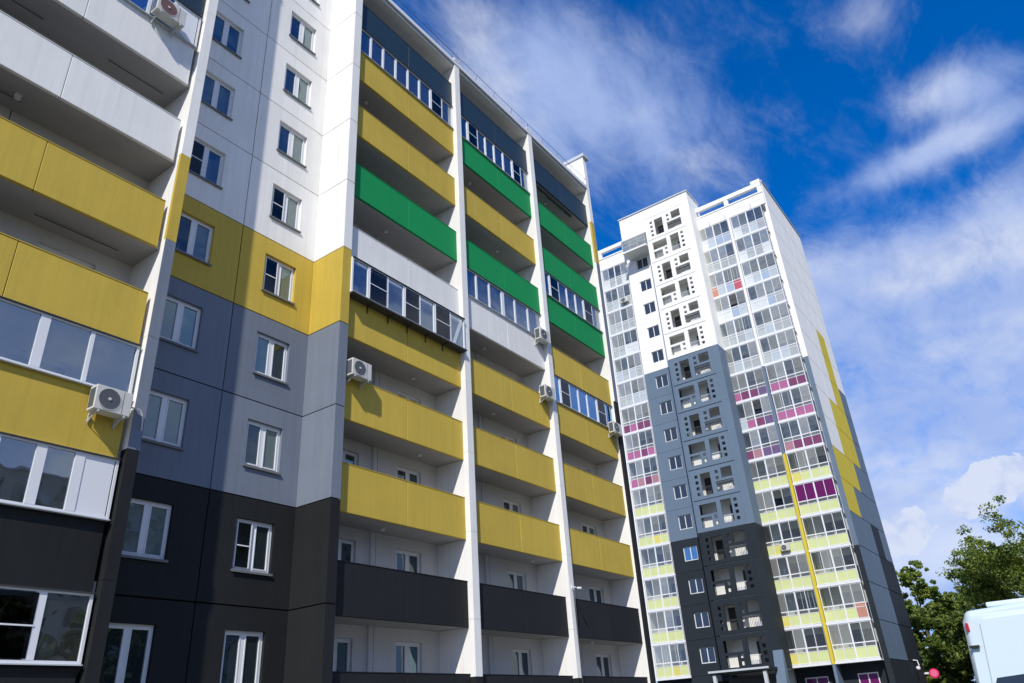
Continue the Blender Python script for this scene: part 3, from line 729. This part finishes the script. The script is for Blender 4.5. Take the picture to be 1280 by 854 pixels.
# --- stair tower with pierced screens
HA = [(0.45, 0.75, z, z + 0.29) for z in (0.35, 0.87, 1.40, 1.94)] + [(0.97, 1.92, 0.30, 2.28)] + \
     [(2.38, 2.68, 1.45, 1.74), (2.38, 2.68, 2.0, 2.29)] + [(2.92, 3.92, 1.50, 2.40), (2.33, 3.92, 0.36, 1.28)]
PW, PH = 4.30, 2.70
HB = [(PW - b_, PW - a_, 2.72 - d_, 2.72 - c_) for a_, b_, c_, d_ in HA]
Y_R, Y_L = 20.52, 24.82
for i in range(0, 16):
    z0 = TB(i) + 0.03
    hh = HA if i % 2 == 0 else HB
    # a runs from the left edge to the right: y = Y_L - a
    holes = [(Y_L - b_, Y_L - a_, z0 + c_, z0 + d_) for a_, b_, c_, d_ in hh]
    mt = 'white_far' if i <= 5 else 'slate' if i <= 11 else 'dusk'
    MB(TF).grid_panel(Y_R + 0.01, Y_L - 0.005, z0, z0 + PH + 0.02, holes, TX, TX + 0.16).build('screen_panel', M[mt], FB)
    MB().box(TX + 0.162, 64.9, 19.99, Y_L - 0.14, TB(i) - 0.10, TB(i) + 0.09).build('landing_slab', M['white_far'], FB)
    # landing rail behind the tall opening and the wide one
    for a_, b_, c_, d_ in [h for h in hh if h[1] - h[0] > 0.9]:
        lo, hi = Y_L - b_, Y_L - a_
        top = z0 + min(1.12, d_)
        if c_ > 1.0: continue
        ra = MB(TF)
        ra.box(lo, hi, TX + 0.22, TX + 0.26, top - 0.05, top)
        m_ = int((hi - lo) / 0.13)
        for q in range(m_): ra.box(lo + (q + 0.5) * (hi - lo) / m_ - 0.012, lo + (q + 0.5) * (hi - lo) / m_ + 0.012, TX + 0.23, TX + 0.25, z0 + 0.1, top - 0.05)
        ra.build('landing_rail', M['iron' if i % 2 == 0 else 'steel'], FB)
    # inner wall with a dark doorway and a pale rubbish-chute box
    di = Y_R + 0.7 if i % 2 else Y_L - 1.7
    MB(TF).grid_panel(Y_R - 0.5, Y_L - 0.15, TB(i) + 0.095, TB(i) + 2.69, [(di, di + 0.9, TB(i) + 0.12, TB(i) + 2.2)], 64.3, 64.4).build('landing_wall', M['far_wall'], FB)
    MB(TF).box(di, di + 0.9, 64.42, 64.46, TB(i) + 0.12, TB(i) + 2.2).build('landing_door', M['iron'], FB)
    MB().box(TX + 0.45, TX + 1.0, Y_R + 0.5 + (i % 2) * 0.9, Y_R + 1.2 + (i % 2) * 0.9, TB(i) + 0.10, TB(i) + 0.78).build('chute_box', M['frame'], FB)
# pilasters either side of the screens, storey by storey
for i in range(-1, 16):
    z0 = TB(i) if i >= 0 else TB(0) + 2.78
    z1 = TB(i - 1) if i > 0 else (TB(0) + 2.78 if i == 0 else 48.9 + E0)
    mt = 'white_far' if i <= 5 else 'slate' if i <= 11 else 'dusk'
    if i >= 0:
        MB().box(TX - 0.05, TX + 0.25, 19.80, Y_R + 0.002, z0 + 0.004, z1 - 0.004).build('pilaster', M[mt], FB)
        MB().box(TX + 0.251, 66.3, 19.81, 19.98, z0 + 0.004, z1 - 0.004).build('tower_side_wall', M[mt], FB)
        MB().box(TX - 0.02, WX + 0.02, Y_L - 0.001, Y_L + 0.12, z0 + 0.004, z1 - 0.004).build('tower_side_wall', M[mt], FB)
# head of the tower
MB().box(TX, 66.1, 19.80, 27.80, TB(0) + 2.79, 48.8 + E0).build('tower_head', M['white_far'], FB)
MB().box(TX - 0.09, 66.2, 19.70, 27.90, 48.802 + E0, 48.95 + E0).build('tower_coping', M['steel'], FB)
MB().box(TX, TX + 0.2, Y_L + 0.121, 27.80, 46.05 + E0, TB(0) + 2.788).build('tower_head_wall', M['white_far'], FB)
MB().box(TX + 0.21, WX, Y_L + 0.121, 27.80, 46.1 + E0, TB(0) + 2.788).build('tower_head_wall', M['white_far'], FB)
top_b = holder('top_balcony', FB, (TX, 25.2, 44.3 + E0))
MB().box(TX - 0.25, WX - 0.002, 25.05, 27.85, 44.32 + E0, 44.50 + E0).build('balcony_slab', M['white_far'], top_b)
rr = MB(TF)
for zz in (44.95, 45.4, 45.8): rr.box(25.1, 27.8, TX - 0.24, TX - 0.20, zz + E0, zz + 0.04 + E0)
for q in range(4): rr.box(25.1 + q * 0.89, 25.13 + q * 0.89, TX - 0.236, TX - 0.206, 44.5 + E0, 45.8 + E0)
rr.build('railing', M['steel'], top_b)
MB(TF).box(25.1, 27.8, TX - 0.19, TX - 0.18, 44.55 + E0, 45.75 + E0).build('railing_panel', M['pane_far'], top_b)
# entrance canopy and the low annex beside it
can = holder('entrance_canopy', FB, (61.5, 22, 0))
MB().box(60.4, 63.0, 20.3, 24.9, 2.62 + E0, 2.85 + E0).build('canopy_roof', M['dusk'], can)
MB().box(60.32, 60.398, 20.2, 25.0, 2.72 + E0, 2.86 + E0).build('canopy_edge', M['steel'], can)
for yy in (20.5, 24.5): MB().box(60.5, 60.75, yy, yy + 0.25, 0.13, 2.61 + E0).build('post', M['steel'], can)
MB().box(62.85, 62.98, 20.6, 24.4, 0.13, 2.4 + E0).build('entrance_doors', M['iron'], can)
MB().box(61.6, 64.55, 25.1, 29.8, 0, 2.05 + E0).build('annex_wall', M['slate'], FB)
MB().box(61.4, 64.57, 25.0, 30.0, 2.052 + E0, 2.2 + E0).build('annex_roof', M['dusk'], FB)

# ==================================================================== AIR CONDITIONERS
def circle(cx, cz, r, n=20): return [(cx + r * math.cos(2 * math.pi * i / n), cz + r * math.sin(2 * math.pi * i / n)) for i in range(n)]
def ac_meshes(grille):
    w, d, h = 0.80, 0.30, 0.56
    cs = MB(TN).box(0, w, 0, d, 0, h)
    ca = cs.mesh('casing', M['ac'])
    gr = MB(TN)
    gr.prism(circle(0.30, 0.28, 0.235), -0.012, -0.001)
    gm = gr.mesh('fan_grille', M[grille])
    ring = MB(TN)
    for rr_ in (0.25,):
        n = 20
        for q in range(n):
            a, c = 2 * math.pi * q / n, 2 * math.pi * (q + 1) / n
            ring.add([(0.30 + rr_ * math.cos(a), -0.02, 0.28 + rr_ * math.sin(a)), (0.30 + rr_ * math.cos(c), -0.02, 0.28 + rr_ * math.sin(c)),
                      (0.30 + (rr_ - .014) * math.cos(c), -0.02, 0.28 + (rr_ - .014) * math.sin(c)), (0.30 + (rr_ - .014) * math.cos(a), -0.02, 0.28 + (rr_ - .014) * math.sin(a))], [(0, 1, 2, 3)])
    ring.prism(circle(0.30, 0.28, 0.035, 10), -0.03, -0.013)
    rm = ring.mesh('grille_ring', M['ac'])
    lv = MB(TN).box(-0.006, -0.001, 0.04, d - 0.04, 0.06, h - 0.06).mesh('side_louvre', M['ac_grille'])
    pn = MB(TN).box(0.60, 0.605, -0.006, -0.001, 0.02, h - 0.02).mesh('seam', M['ac_grille'])
    bks = []
    for x in (0.10, 0.66):
        bk = MB(TN)
        bk.box(x, x + 0.035, 0.0, d + 0.10, -0.045, -0.002)
        bk.box(x, x + 0.035, d + 0.07, d + 0.10, -0.20, -0.045)
        pass
        bk.add([(x, 0.10, -0.05), (x + 0.02, 0.10, -0.05), (x + 0.02, d + 0.07, -0.19), (x, d + 0.07, -0.19), (x, 0.13, -0.045), (x + 0.02, 0.13, -0.045), (x + 0.02, d + 0.07, -0.17), (x, d + 0.07, -0.17)],
               [(0, 1, 2, 3), (4, 5, 6, 7), (0, 1, 5, 4), (1, 2, 6, 5), (2, 3, 7, 6), (3, 0, 4, 7)])
        bks.append(bk.mesh('bracket', M['steel']))
    return ca, gm, rm, pn, lv, bks[0], bks[1]
def ac(label, x, y, z, grille='ac_grille', rot=0.0, group='air conditioning units hung on the balcony fronts', pipe=None, s=1.0):
    ms = shared('ac' + grille, lambda: ac_meshes(grille))
    t = thing('air_conditioner', label, 'air conditioner', (x, y, z), group)
    for nm, me in zip(('casing', 'fan_grille', 'grille_ring', 'seam', 'side_louvre', 'bracket', 'bracket'), ms):
        o = place(nm, me, t, (x, y, z))
        if nm == 'casing': bevelled(o, 0.015, 2)
    if pipe: MB().tube([(p[0], p[1], p[2]) for p in pipe], 0.018, 6).build('pipe', M['ac'], t)
    t.rotation_euler.z = rot
    t.scale = (s, s, s)
    return t
ac('pale air conditioner below the sliding balcony windows on the lower left yellow balcony', 6.86, 15.53, 6.53 + E0,
   pipe=[(7.62, 15.75, 6.85 + E0), (7.86, 15.74, 6.86 + E0), (7.98, 15.73, 6.84 + E0), (8.06, 15.74, 6.68 + E0), (8.10, 15.78, 6.4 + E0)])
ac('air conditioner with a brown fan grille at the top left, mounted on the white balcony', 6.30, 15.50, 18.36 + E0, grille='ac_brown', s=1.06,
   pipe=[(7.05, 15.85, 18.50 + E0), (7.5, 15.92, 18.38 + E0), (7.82, 15.93, 18.28 + E0), (7.83, 15.93, 17.2 + E0), (7.84, 15.95, 15.6 + E0)])
ac('air conditioner tucked beside the grey wall edge on the yellow balcony in the first column', 14.12, 15.60, 9.80 + E0)
ac('air conditioner at the right end of the white balcony below the glazed balcony', 25.05, 15.60, 15.25 + E0)
ac('air conditioner at the right end of the yellow balcony directly under the white balcony', 25.05, 15.60, 12.45 + E0)
ac('air conditioner at the right end of the yellow balcony under the blue balcony glazing', 31.05, 15.60, 12.42 + E0)
t = ac('air conditioner fixed to the far tower between the slate stair tower and pink balcony panels', 64.50, 20.85, 23.05 + E0, rot=-math.pi / 2, group=None, s=1.15)
t = ac('small air conditioner hung low on the lime balcony panels of the far tower', 64.50, 18.6, 11.55 + E0, rot=-math.pi / 2, group=None, s=0.9)
t = ac('dark air conditioner on the upper left glazed balcony of the far tower', 64.50, 29.65, 39.7 + E0, grille='ac_grille', rot=-math.pi / 2, group=None)

# wall-mounted cameras and lamp, round sign
t = thing('security_camera', 'white security camera on a pole arm beside the third column of balconies', 'camera', (26.0, 15.72, 4.65 + E0))
MB().tube([(26.05, 15.55, 4.62 + E0), (26.05, 15.38, 4.60 + E0)], 0.045, 10).build('housing', M['frame'], t)
MB().tube([(26.05, 15.79, 4.70 + E0), (26.05, 15.60, 4.66 + E0)], 0.02, 6).box(26.0, 26.1, 15.78, 15.798, 4.6 + E0, 4.8 + E0).build('arm', M['frame'], t)
MB().tube([(26.12, 15.78, 4.6 + E0), (26.16, 15.78, 2.0 + E0), (26.17, 15.78, -0.8 + E0)], 0.02, 6).build('cable', M['iron'], t)
t = thing('security_camera', 'small white dome camera on the dark base of the side wall of the far tower', 'camera', (74.6, 12.6, 2.3 + E0))
MB().tube([(74.6, 12.75, 2.9 + E0), (74.6, 12.45, 2.85 + E0), (74.6, 12.4, 2.45 + E0)], 0.045, 8).build('arm', M['frame'], t)
import bmesh
def ball(name, mat, parent, loc, r):
    bm = bmesh.new(); bmesh.ops.create_icosphere(bm, subdivisions=3, radius=r); me = bpy.data.meshes.new(name); bm.to_mesh(me); bm.free()
    me.materials.append(mat); me.polygons.foreach_set('use_smooth', [True] * len(me.polygons))
    return link(bpy.data.objects.new(name, me), parent, loc)
ball('dome', M['frame'], t, (74.2, 12.45, 2.25 + E0), 0.17)
t = thing('round_sign', 'round pink projecting sign at the back corner of the far tower', 'sign', (78.4, 12.5, 1.9 + E0))
m_pink = painted('pink_enamel', (0.75, 0.03, 0.16), rough=0.35, var=0.05, streak=0, bump=0)
MB(TF).prism(circle(12.0, 1.87 + E0, 0.38, 28), 78.15, 78.35).build('disc', m_pink, t)
MB(TF).prism(circle(12.0, 1.87 + E0, 0.27, 24), 78.12, 78.149).build('inner_disc', painted('pale_pink_enamel', (0.80, 0.16, 0.30), rough=0.3, var=0.1, streak=0.1, bump=0), t)
MB().tube([(78.25, 12.42, 1.9 + E0), (78.25, 12.77, 1.9 + E0)], 0.09, 8).build('bracket', M['frame'], t)

# ==================================================================== VAN
def van():
    V = thing('van', 'white high-roof van parked in the lower right corner, seen from behind', 'van', (14.6, 0.45, 0))
    mw = painted('white_car_paint', (0.60, 0.71, 0.75), rough=0.22, var=0.02, streak=0.01, bump=0, spec=0.6)
    mb = painted('black_plastic', (0.02, 0.02, 0.022), rough=0.5, var=0.1, streak=0, bump=0)
    mr = painted('red_lens', (0.45, 0.01, 0.02), rough=0.2, var=0.02, streak=0, bump=0, spec=0.6)
    mgl = glass('van_glass', None, (0.06, (0.6, 0.75, 0.9)), dark=(0.01, 0.015, 0.025))
    xr, yc = 12.3, 0.50
    # cross-sections along x: (x offset, half width, bottom, top)
    def section(hw, zb, zt, tum, n=7):
        pts = []
        rc = 0.10
        prof = [(hw - 0.03, zb), (hw, zb + 0.25), (hw, 1.15), (hw - tum * 0.35, 1.7), (hw - tum * 0.8, zt - rc * 1.3)]
        for j in range(n): 
            a = (math.pi / 2) * (j + 1) / n
            prof.append((hw - tum - rc + rc * math.cos(a), zt - rc + rc * math.sin(a) ))
        prof.append((0.0, zt + 0.035))
        right = [(-y, z) for y, z in prof[::-1][1:]]
        return prof + right
    secs = [(0.0, 0.95, 0.45, 2.57, 0.17), (0.05, 0.985, 0.42, 2.615, 0.16), (0.16, 1.0, 0.40, 2.63, 0.15), (1.5, 1.0, 0.40, 2.65, 0.15), (3.7, 1.0, 0.40, 2.63, 0.15), (4.3, 0.98, 0.40, 2.42, 0.18), (4.75, 0.95, 0.42, 1.75, 0.16), (5.3, 0.90, 0.45, 1.30, 0.12), (5.6, 0.8, 0.5, 1.0, 0.1)]
    vs = []; fs = []; n = None
    for xo, hw, zb, zt, tum in secs:
        ring = section(hw, zb, zt, tum)
        n = len(ring)
        vs += [(xr + xo, yc + y, z) for y, z in ring]
    for i in range(len(secs) - 1):
        fs += [(i * n + j, i * n + j + 1, (i + 1) * n + j + 1, (i + 1) * n + j) for j in range(n - 1)]
        fs += [(i * n + n - 1, i * n, (i + 1) * n, (i + 1) * n + n - 1)]
    fs += [tuple(range(n)), tuple(range((len(secs) - 1) * n + n - 1, (len(secs) - 1) * n - 1, -1))]
    o = MB().add(vs, fs).build('body', mw, V, smooth=True)
    md = o.modifiers.new('edge', 'EDGE_SPLIT'); md.split_angle = math.radians(40)
    # rear doors: two leaves, slightly proud, with seams
    yl, yr_ = yc + 0.77, yc - 0.77
    for a, c in ((yc + 0.006, yl), (yr_, yc - 0.006)):
        d = MB(TF)
        s_ = 1 if a >= yc else -1
        outer, inner = (c, a) if s_ > 0 else (a, c)
        pts = [(inner, 0.55), (outer, 0.55), (outer, 1.5), (outer - s_ * 0.10, 2.44), (outer - s_ * 0.14, 2.5), (inner, 2.52)]
        d.prism(pts, xr - 0.022, xr + 0.01)
        dd = bevelled(d.build('rear_door', mw, V), 0.012, 2)
        w = MB(TF); w.prism([(inner + s_ * 0.10, 1.14), (outer - s_ * 0.05, 1.14), (outer - s_ * 0.07, 1.72), (outer - s_ * 0.10, 1.78), (inner + s_ * 0.10, 1.82)], xr - 0.035, xr - 0.023)
        w.build('window', mgl, dd)
        for zz in (0.9, 2.15): MB(TF).box(outer - s_ * 0.02, outer + s_ * 0.10, xr - 0.05, xr - 0.024, zz, zz + 0.035).build('hinge', mb if zz > 2 else mw, dd)
    for s_ in (1, -1):
        MB(TF).box(yc + s_ * 0.87, yc + s_ * 0.80, xr - 0.028, xr + 0.05, 2.22, 2.38).build('marker_lamp', mr, V) if False else None
        c_ = yc + s_ * 0.805
        bevelled(MB(TF).box(c_, c_ + s_ * 0.038, xr - 0.016, xr + 0.06, 2.36, 2.47).build('marker_lamp', mr, V), 0.01, 2)
        MB(TF).box(yc + s_ * 0.84, yc + s_ * 0.94, xr - 0.03, xr + 0.05, 0.95, 1.45).build('tail_light', mr, V)
        for xo in (1.0, 4.6):
            ty = holder('wheel', V, (xr + xo, yc + s_ * 0.9, 0.34))
            for nm, r1, w0, w1, mt in (('tyre', 0.34, 0.0, 0.20, mb), ('rim', 0.21, -0.01, 0.02, M['steel'])):
                q = MB(TN); q.prism([(xr + xo + r1 * math.cos(2 * math.pi * k / 28), 0.34 + r1 * math.sin(2 * math.pi * k / 28)) for k in range(28)], yc + s_ * (0.99 - w0), yc + s_ * (0.99 - w1))
                bevelled(q.build(nm, mt, ty), 0.02, 2)
    bevelled(MB().box(xr - 0.12, xr + 0.1, yc - 0.95, yc + 0.95, 0.35, 0.56).build('bumper', mb, V), 0.03, 3)
    bevelled(MB().box(xr + 0.25, xr + 0.75, yc - 0.35, yc + 0.55, 2.655, 2.72).build('roof_hatch', mw, V), 0.02, 2)
    MB().box(xr + 4.2, xr + 4.24, yc - 0.7, yc + 0.7, 1.5, 2.2)
    ws = MB().add([(xr + 4.36, yc - 0.72, 2.28), (xr + 4.36, yc + 0.72, 2.28), (xr + 4.80, yc + 0.80, 1.62), (xr + 4.80, yc - 0.80, 1.62), (xr + 4.30, yc - 0.72, 2.2), (xr + 4.30, yc + 0.72, 2.2), (xr + 4.7, yc + 0.80, 1.55), (xr + 4.7, yc - 0.80, 1.55)],
                  [(0, 1, 2, 3), (4, 5, 6, 7), (0, 1, 5, 4), (1, 2, 6, 5), (2, 3, 7, 6), (3, 0, 4, 7)])
    ws.build('windscreen', mgl, V)
    return V
van()

# ==================================================================== TREES
def leaf_mat(name, a, b_):
    m, t, o = new_mat(name)
    pr = t.nodes.new('ShaderNodeBsdfPrincipled'); pr.inputs['Roughness'].default_value = 0.55
    pr.inputs['Specular IOR Level'].default_value = 0.35
    oi = t.nodes.new('ShaderNodeAttribute'); oi.attribute_name = 'leaf_tone'
    mx_ = t.nodes.new('ShaderNodeMix'); mx_.data_type = 'RGBA'
    t.links.new(oi.outputs['Fac'], mx_.inputs[0]); mx_.inputs[6].default_value = (*a, 1); mx_.inputs[7].default_value = (*b_, 1)
    t.links.new(mx_.outputs[2], pr.inputs['Base Color'])
    tl = t.nodes.new('ShaderNodeBsdfTranslucent'); t.links.new(mx_.outputs[2], tl.inputs['Color'])
    ms = t.nodes.new('ShaderNodeMixShader'); ms.inputs[0].default_value = 0.3
    t.links.new(pr.outputs[0], ms.inputs[1]); t.links.new(tl.outputs[0], ms.inputs[2]); t.links.new(ms.outputs[0], o.inputs[0])
    return m
m_bark = painted('bark', (0.09, 0.07, 0.05), rough=0.95, var=0.3, streak=0.3, bump=0.01)
def tree(label, base, height, spread, seed, leaves=30000, leaf=0.17, crown_low=0.25, group=None, tone=((0.035, 0.075, 0.012), (0.13, 0.17, 0.03)), nl=15, clump=1.0):
    rs = np.random.RandomState(seed)
    t = thing('tree', label, 'tree', base, group)
    bx, by, _ = base
    tips = []
    tr = MB()
    lean = rs.uniform(-0.4, 0.4, 2)
    zs = np.linspace(0, height * 0.86, 9)
    spine = [(bx + lean[0] * (z / height) ** 1.5 + rs.uniform(-.1, .1), by + lean[1] * (z / height) ** 1.5 + rs.uniform(-.1, .1), z) for z in zs]
    r0 = height * 0.020
    tr.tube(spine, [r0 * (1 - 0.85 * i / 8) + (0.12 * r0 if i == 0 else 0) for i in range(9)], 10)
    tr.build('trunk', m_bark, t, smooth=True)
    lb = MB()
    for i in range(nl):
        f = crown_low * 0.8 + (0.80 - crown_low * 0.8) * (i + rs.rand() * 0.6) / nl
        j = min(7, int(f * 8 / 0.86 * 0.86)); p = Vector(spine[j]).lerp(Vector(spine[min(8, j + 1)]), 0.5)
        az = i * 2.4 + rs.uniform(-.5, .5)
        prof = math.sin(math.pi * min(1, max(0.12, (f - crown_low * 0.6) / (1.05 - crown_low * 0.6)))) ** 0.7
        ln = spread * prof * rs.uniform(0.75, 1.05)
        up = rs.uniform(0.35, 0.8) * ln
        q1 = p + Vector((math.cos(az) * ln * 0.5, math.sin(az) * ln * 0.5, up * 0.6))
        q2 = p + Vector((math.cos(az + .15) * ln, math.sin(az + .15) * ln, up * 0.9))
        lb.tube([p, q1, q2], [r0 * 0.30, r0 * 0.17, r0 * 0.05], 6)
        tips += [q1, q2, q1.lerp(q2, 0.5)]
        for s_ in range(4):
            a2 = az + rs.uniform(-1.1, 1.1); l2 = ln * rs.uniform(0.25, 0.5)
            st = q1.lerp(q2, rs.uniform(0, 0.9))
            e = st + Vector((math.cos(a2) * l2, math.sin(a2) * l2, l2 * rs.uniform(0.1, 0.9)))
            lb.tube([st, e], [r0 * 0.09, r0 * 0.03], 5)
            tips += [e, st.lerp(e, 0.6)]
    top = Vector(spine[-1])
    for s_ in range(8):
        a2 = rs.uniform(0, 6.28); l2 = spread * 0.35 * rs.rand()
        e = top + Vector((math.cos(a2) * l2, math.sin(a2) * l2, height * 0.14 * rs.uniform(0.3, 1)))
        lb.tube([top, e], [r0 * 0.09, r0 * 0.03], 5); tips.append(e)
    lb.build('limbs', m_bark, t, smooth=True)
    # leaves in clumps round the twig ends
    T = np.array([tuple(v) for v in tips])
    sub = T[rs.randint(0, len(T), len(T) * 5)] + rs.normal(0, 0.085 * spread * clump, (len(T) * 5, 3))
    C = np.vstack([T, sub])
    size = rs.uniform(0.35, 1.0, len(C)) * 0.085 * spread * clump
    idx = rs.randint(0, len(C), leaves)
    d = rs.normal(0, 1, (leaves, 3)); d /= np.linalg.norm(d, axis=1)[:, None]
    P = C[idx] + d * (size[idx] * rs.rand(leaves) ** 0.4)[:, None] * np.array([1.15, 1.15, 0.75])
    P -= np.array([bx, by, 0])
    P[:, 2] = np.maximum(P[:, 2], height * 0.08)
    nrm = d * 0.5 + rs.normal(0, 0.6, (leaves, 3)) + np.array([0, 0, 0.5]); nrm /= np.linalg.norm(nrm, axis=1)[:, None]
    a = np.cross(nrm, rs.normal(0, 1, (leaves, 3))); a /= np.linalg.norm(a, axis=1)[:, None]
    b2 = np.cross(nrm, a)
    sz = (leaf * rs.uniform(0.6, 1.25, leaves))[:, None]
    v = np.stack([P - a * sz, P + b2 * sz * 0.5, P + a * sz, P - b2 * sz * 0.5], 1).reshape(-1, 3)
    me = bpy.data.meshes.new('crown')
    me.vertices.add(leaves * 4); me.loops.add(leaves * 4); me.polygons.add(leaves)
    me.vertices.foreach_set('co', v.ravel()); me.loops.foreach_set('vertex_index', np.arange(leaves * 4))
    me.polygons.foreach_set('loop_start', np.arange(0, leaves * 4, 4))
    tone_v = np.clip(rs.rand(len(C))[idx] * 0.6 + rs.rand(leaves) * 0.4, 0, 1)
    at = me.attributes.new('leaf_tone', 'FLOAT', 'FACE'); at.data.foreach_set('value', tone_v.astype(np.float32))
    me.materials.append(leaf_mat('leaves', *tone)); me.update()
    o = bpy.data.objects.new('crown', me); link(o, t, base)
    o['kind'] = 'stuff'
    return t
T1 = ((0.085, 0.15, 0.022), (0.27, 0.33, 0.055))
T2 = ((0.06, 0.11, 0.018), (0.19, 0.24, 0.04))
tree('tall leafy tree between the far tower and the van, its crown against the cloud', (92, 13.6, 0), 14.2, 3.9, 5, leaves=120000, leaf=0.18, crown_low=0.12, nl=26, clump=1.2, tone=T1)
tree('broad spreading tree behind the van, top of its crown at the right edge', (68, 1.1, 0), 11.3, 6.2, 11, leaves=100000, leaf=0.125, crown_low=0.40, nl=26, clump=1.25, tone=T1)
tree('lower dark tree filling the gap left of the van', (84, 9.4, 0), 8.2, 3.6, 21, leaves=50000, leaf=0.16, crown_low=0.08, nl=20, clump=1.3, tone=T2)
tree('low dark tree partly hidden by the left edge of the van', (80, 5.6, 0), 7.4, 4.0, 23, leaves=50000, leaf=0.16, crown_low=0.08, nl=20, clump=1.3, tone=T2)

# ==================================================================== ACROSS THE ROAD, BEHIND THE CAMERA (seen in the lower windows)
OB = thing('apartment_building', 'pale panel apartment block across the road, seen only as reflections in the lower windows', 'building', (40, -50, 0))
m_pale = painted('pale_panel', (0.48, 0.45, 0.38), var=0.08, streak=0.12)
MB().box(6, 78, -62, -48, 0, 27).build('wall', m_pale, OB)
MB().box(5.7, 78.3, -62.3, -47.7, 27.002, 27.5).build('roof', M['steel'], OB)
for k in range(9):
    for j in range(22):
        x = 8 + j * 3.2; z = 1.4 + 2.85 * k
        if j % 4 == 3:
            place('balcony', shared('obb', lambda: MB().box(0, 2.9, -0.15, 1.0, -0.6, 0.45).mesh('balcony', M['frost'])), OB, (x - .6, -47.9, z))
        else:
            place('window', shared('obw', lambda: MB().box(0, 1.5, 0, 0.05, 0, 1.4).mesh('window', M['room_dim'])), OB, (x, -48.0, z))

tree('leafy street tree across the road, seen only as a reflection in the lower left windows', (20, -24, 0), 11, 4.5, 31, leaves=14000, leaf=0.3, crown_low=0.2, nl=14)
tree('street tree across the road beside the pale block, seen only as a reflection', (33, -26, 0), 12.5, 5.0, 33, leaves=14000, leaf=0.3, crown_low=0.2, nl=14)

print('objects', len(bpy.data.objects), 'tris', sum(len(o.data.polygons) for o in bpy.data.objects if o.type == 'MESH'))
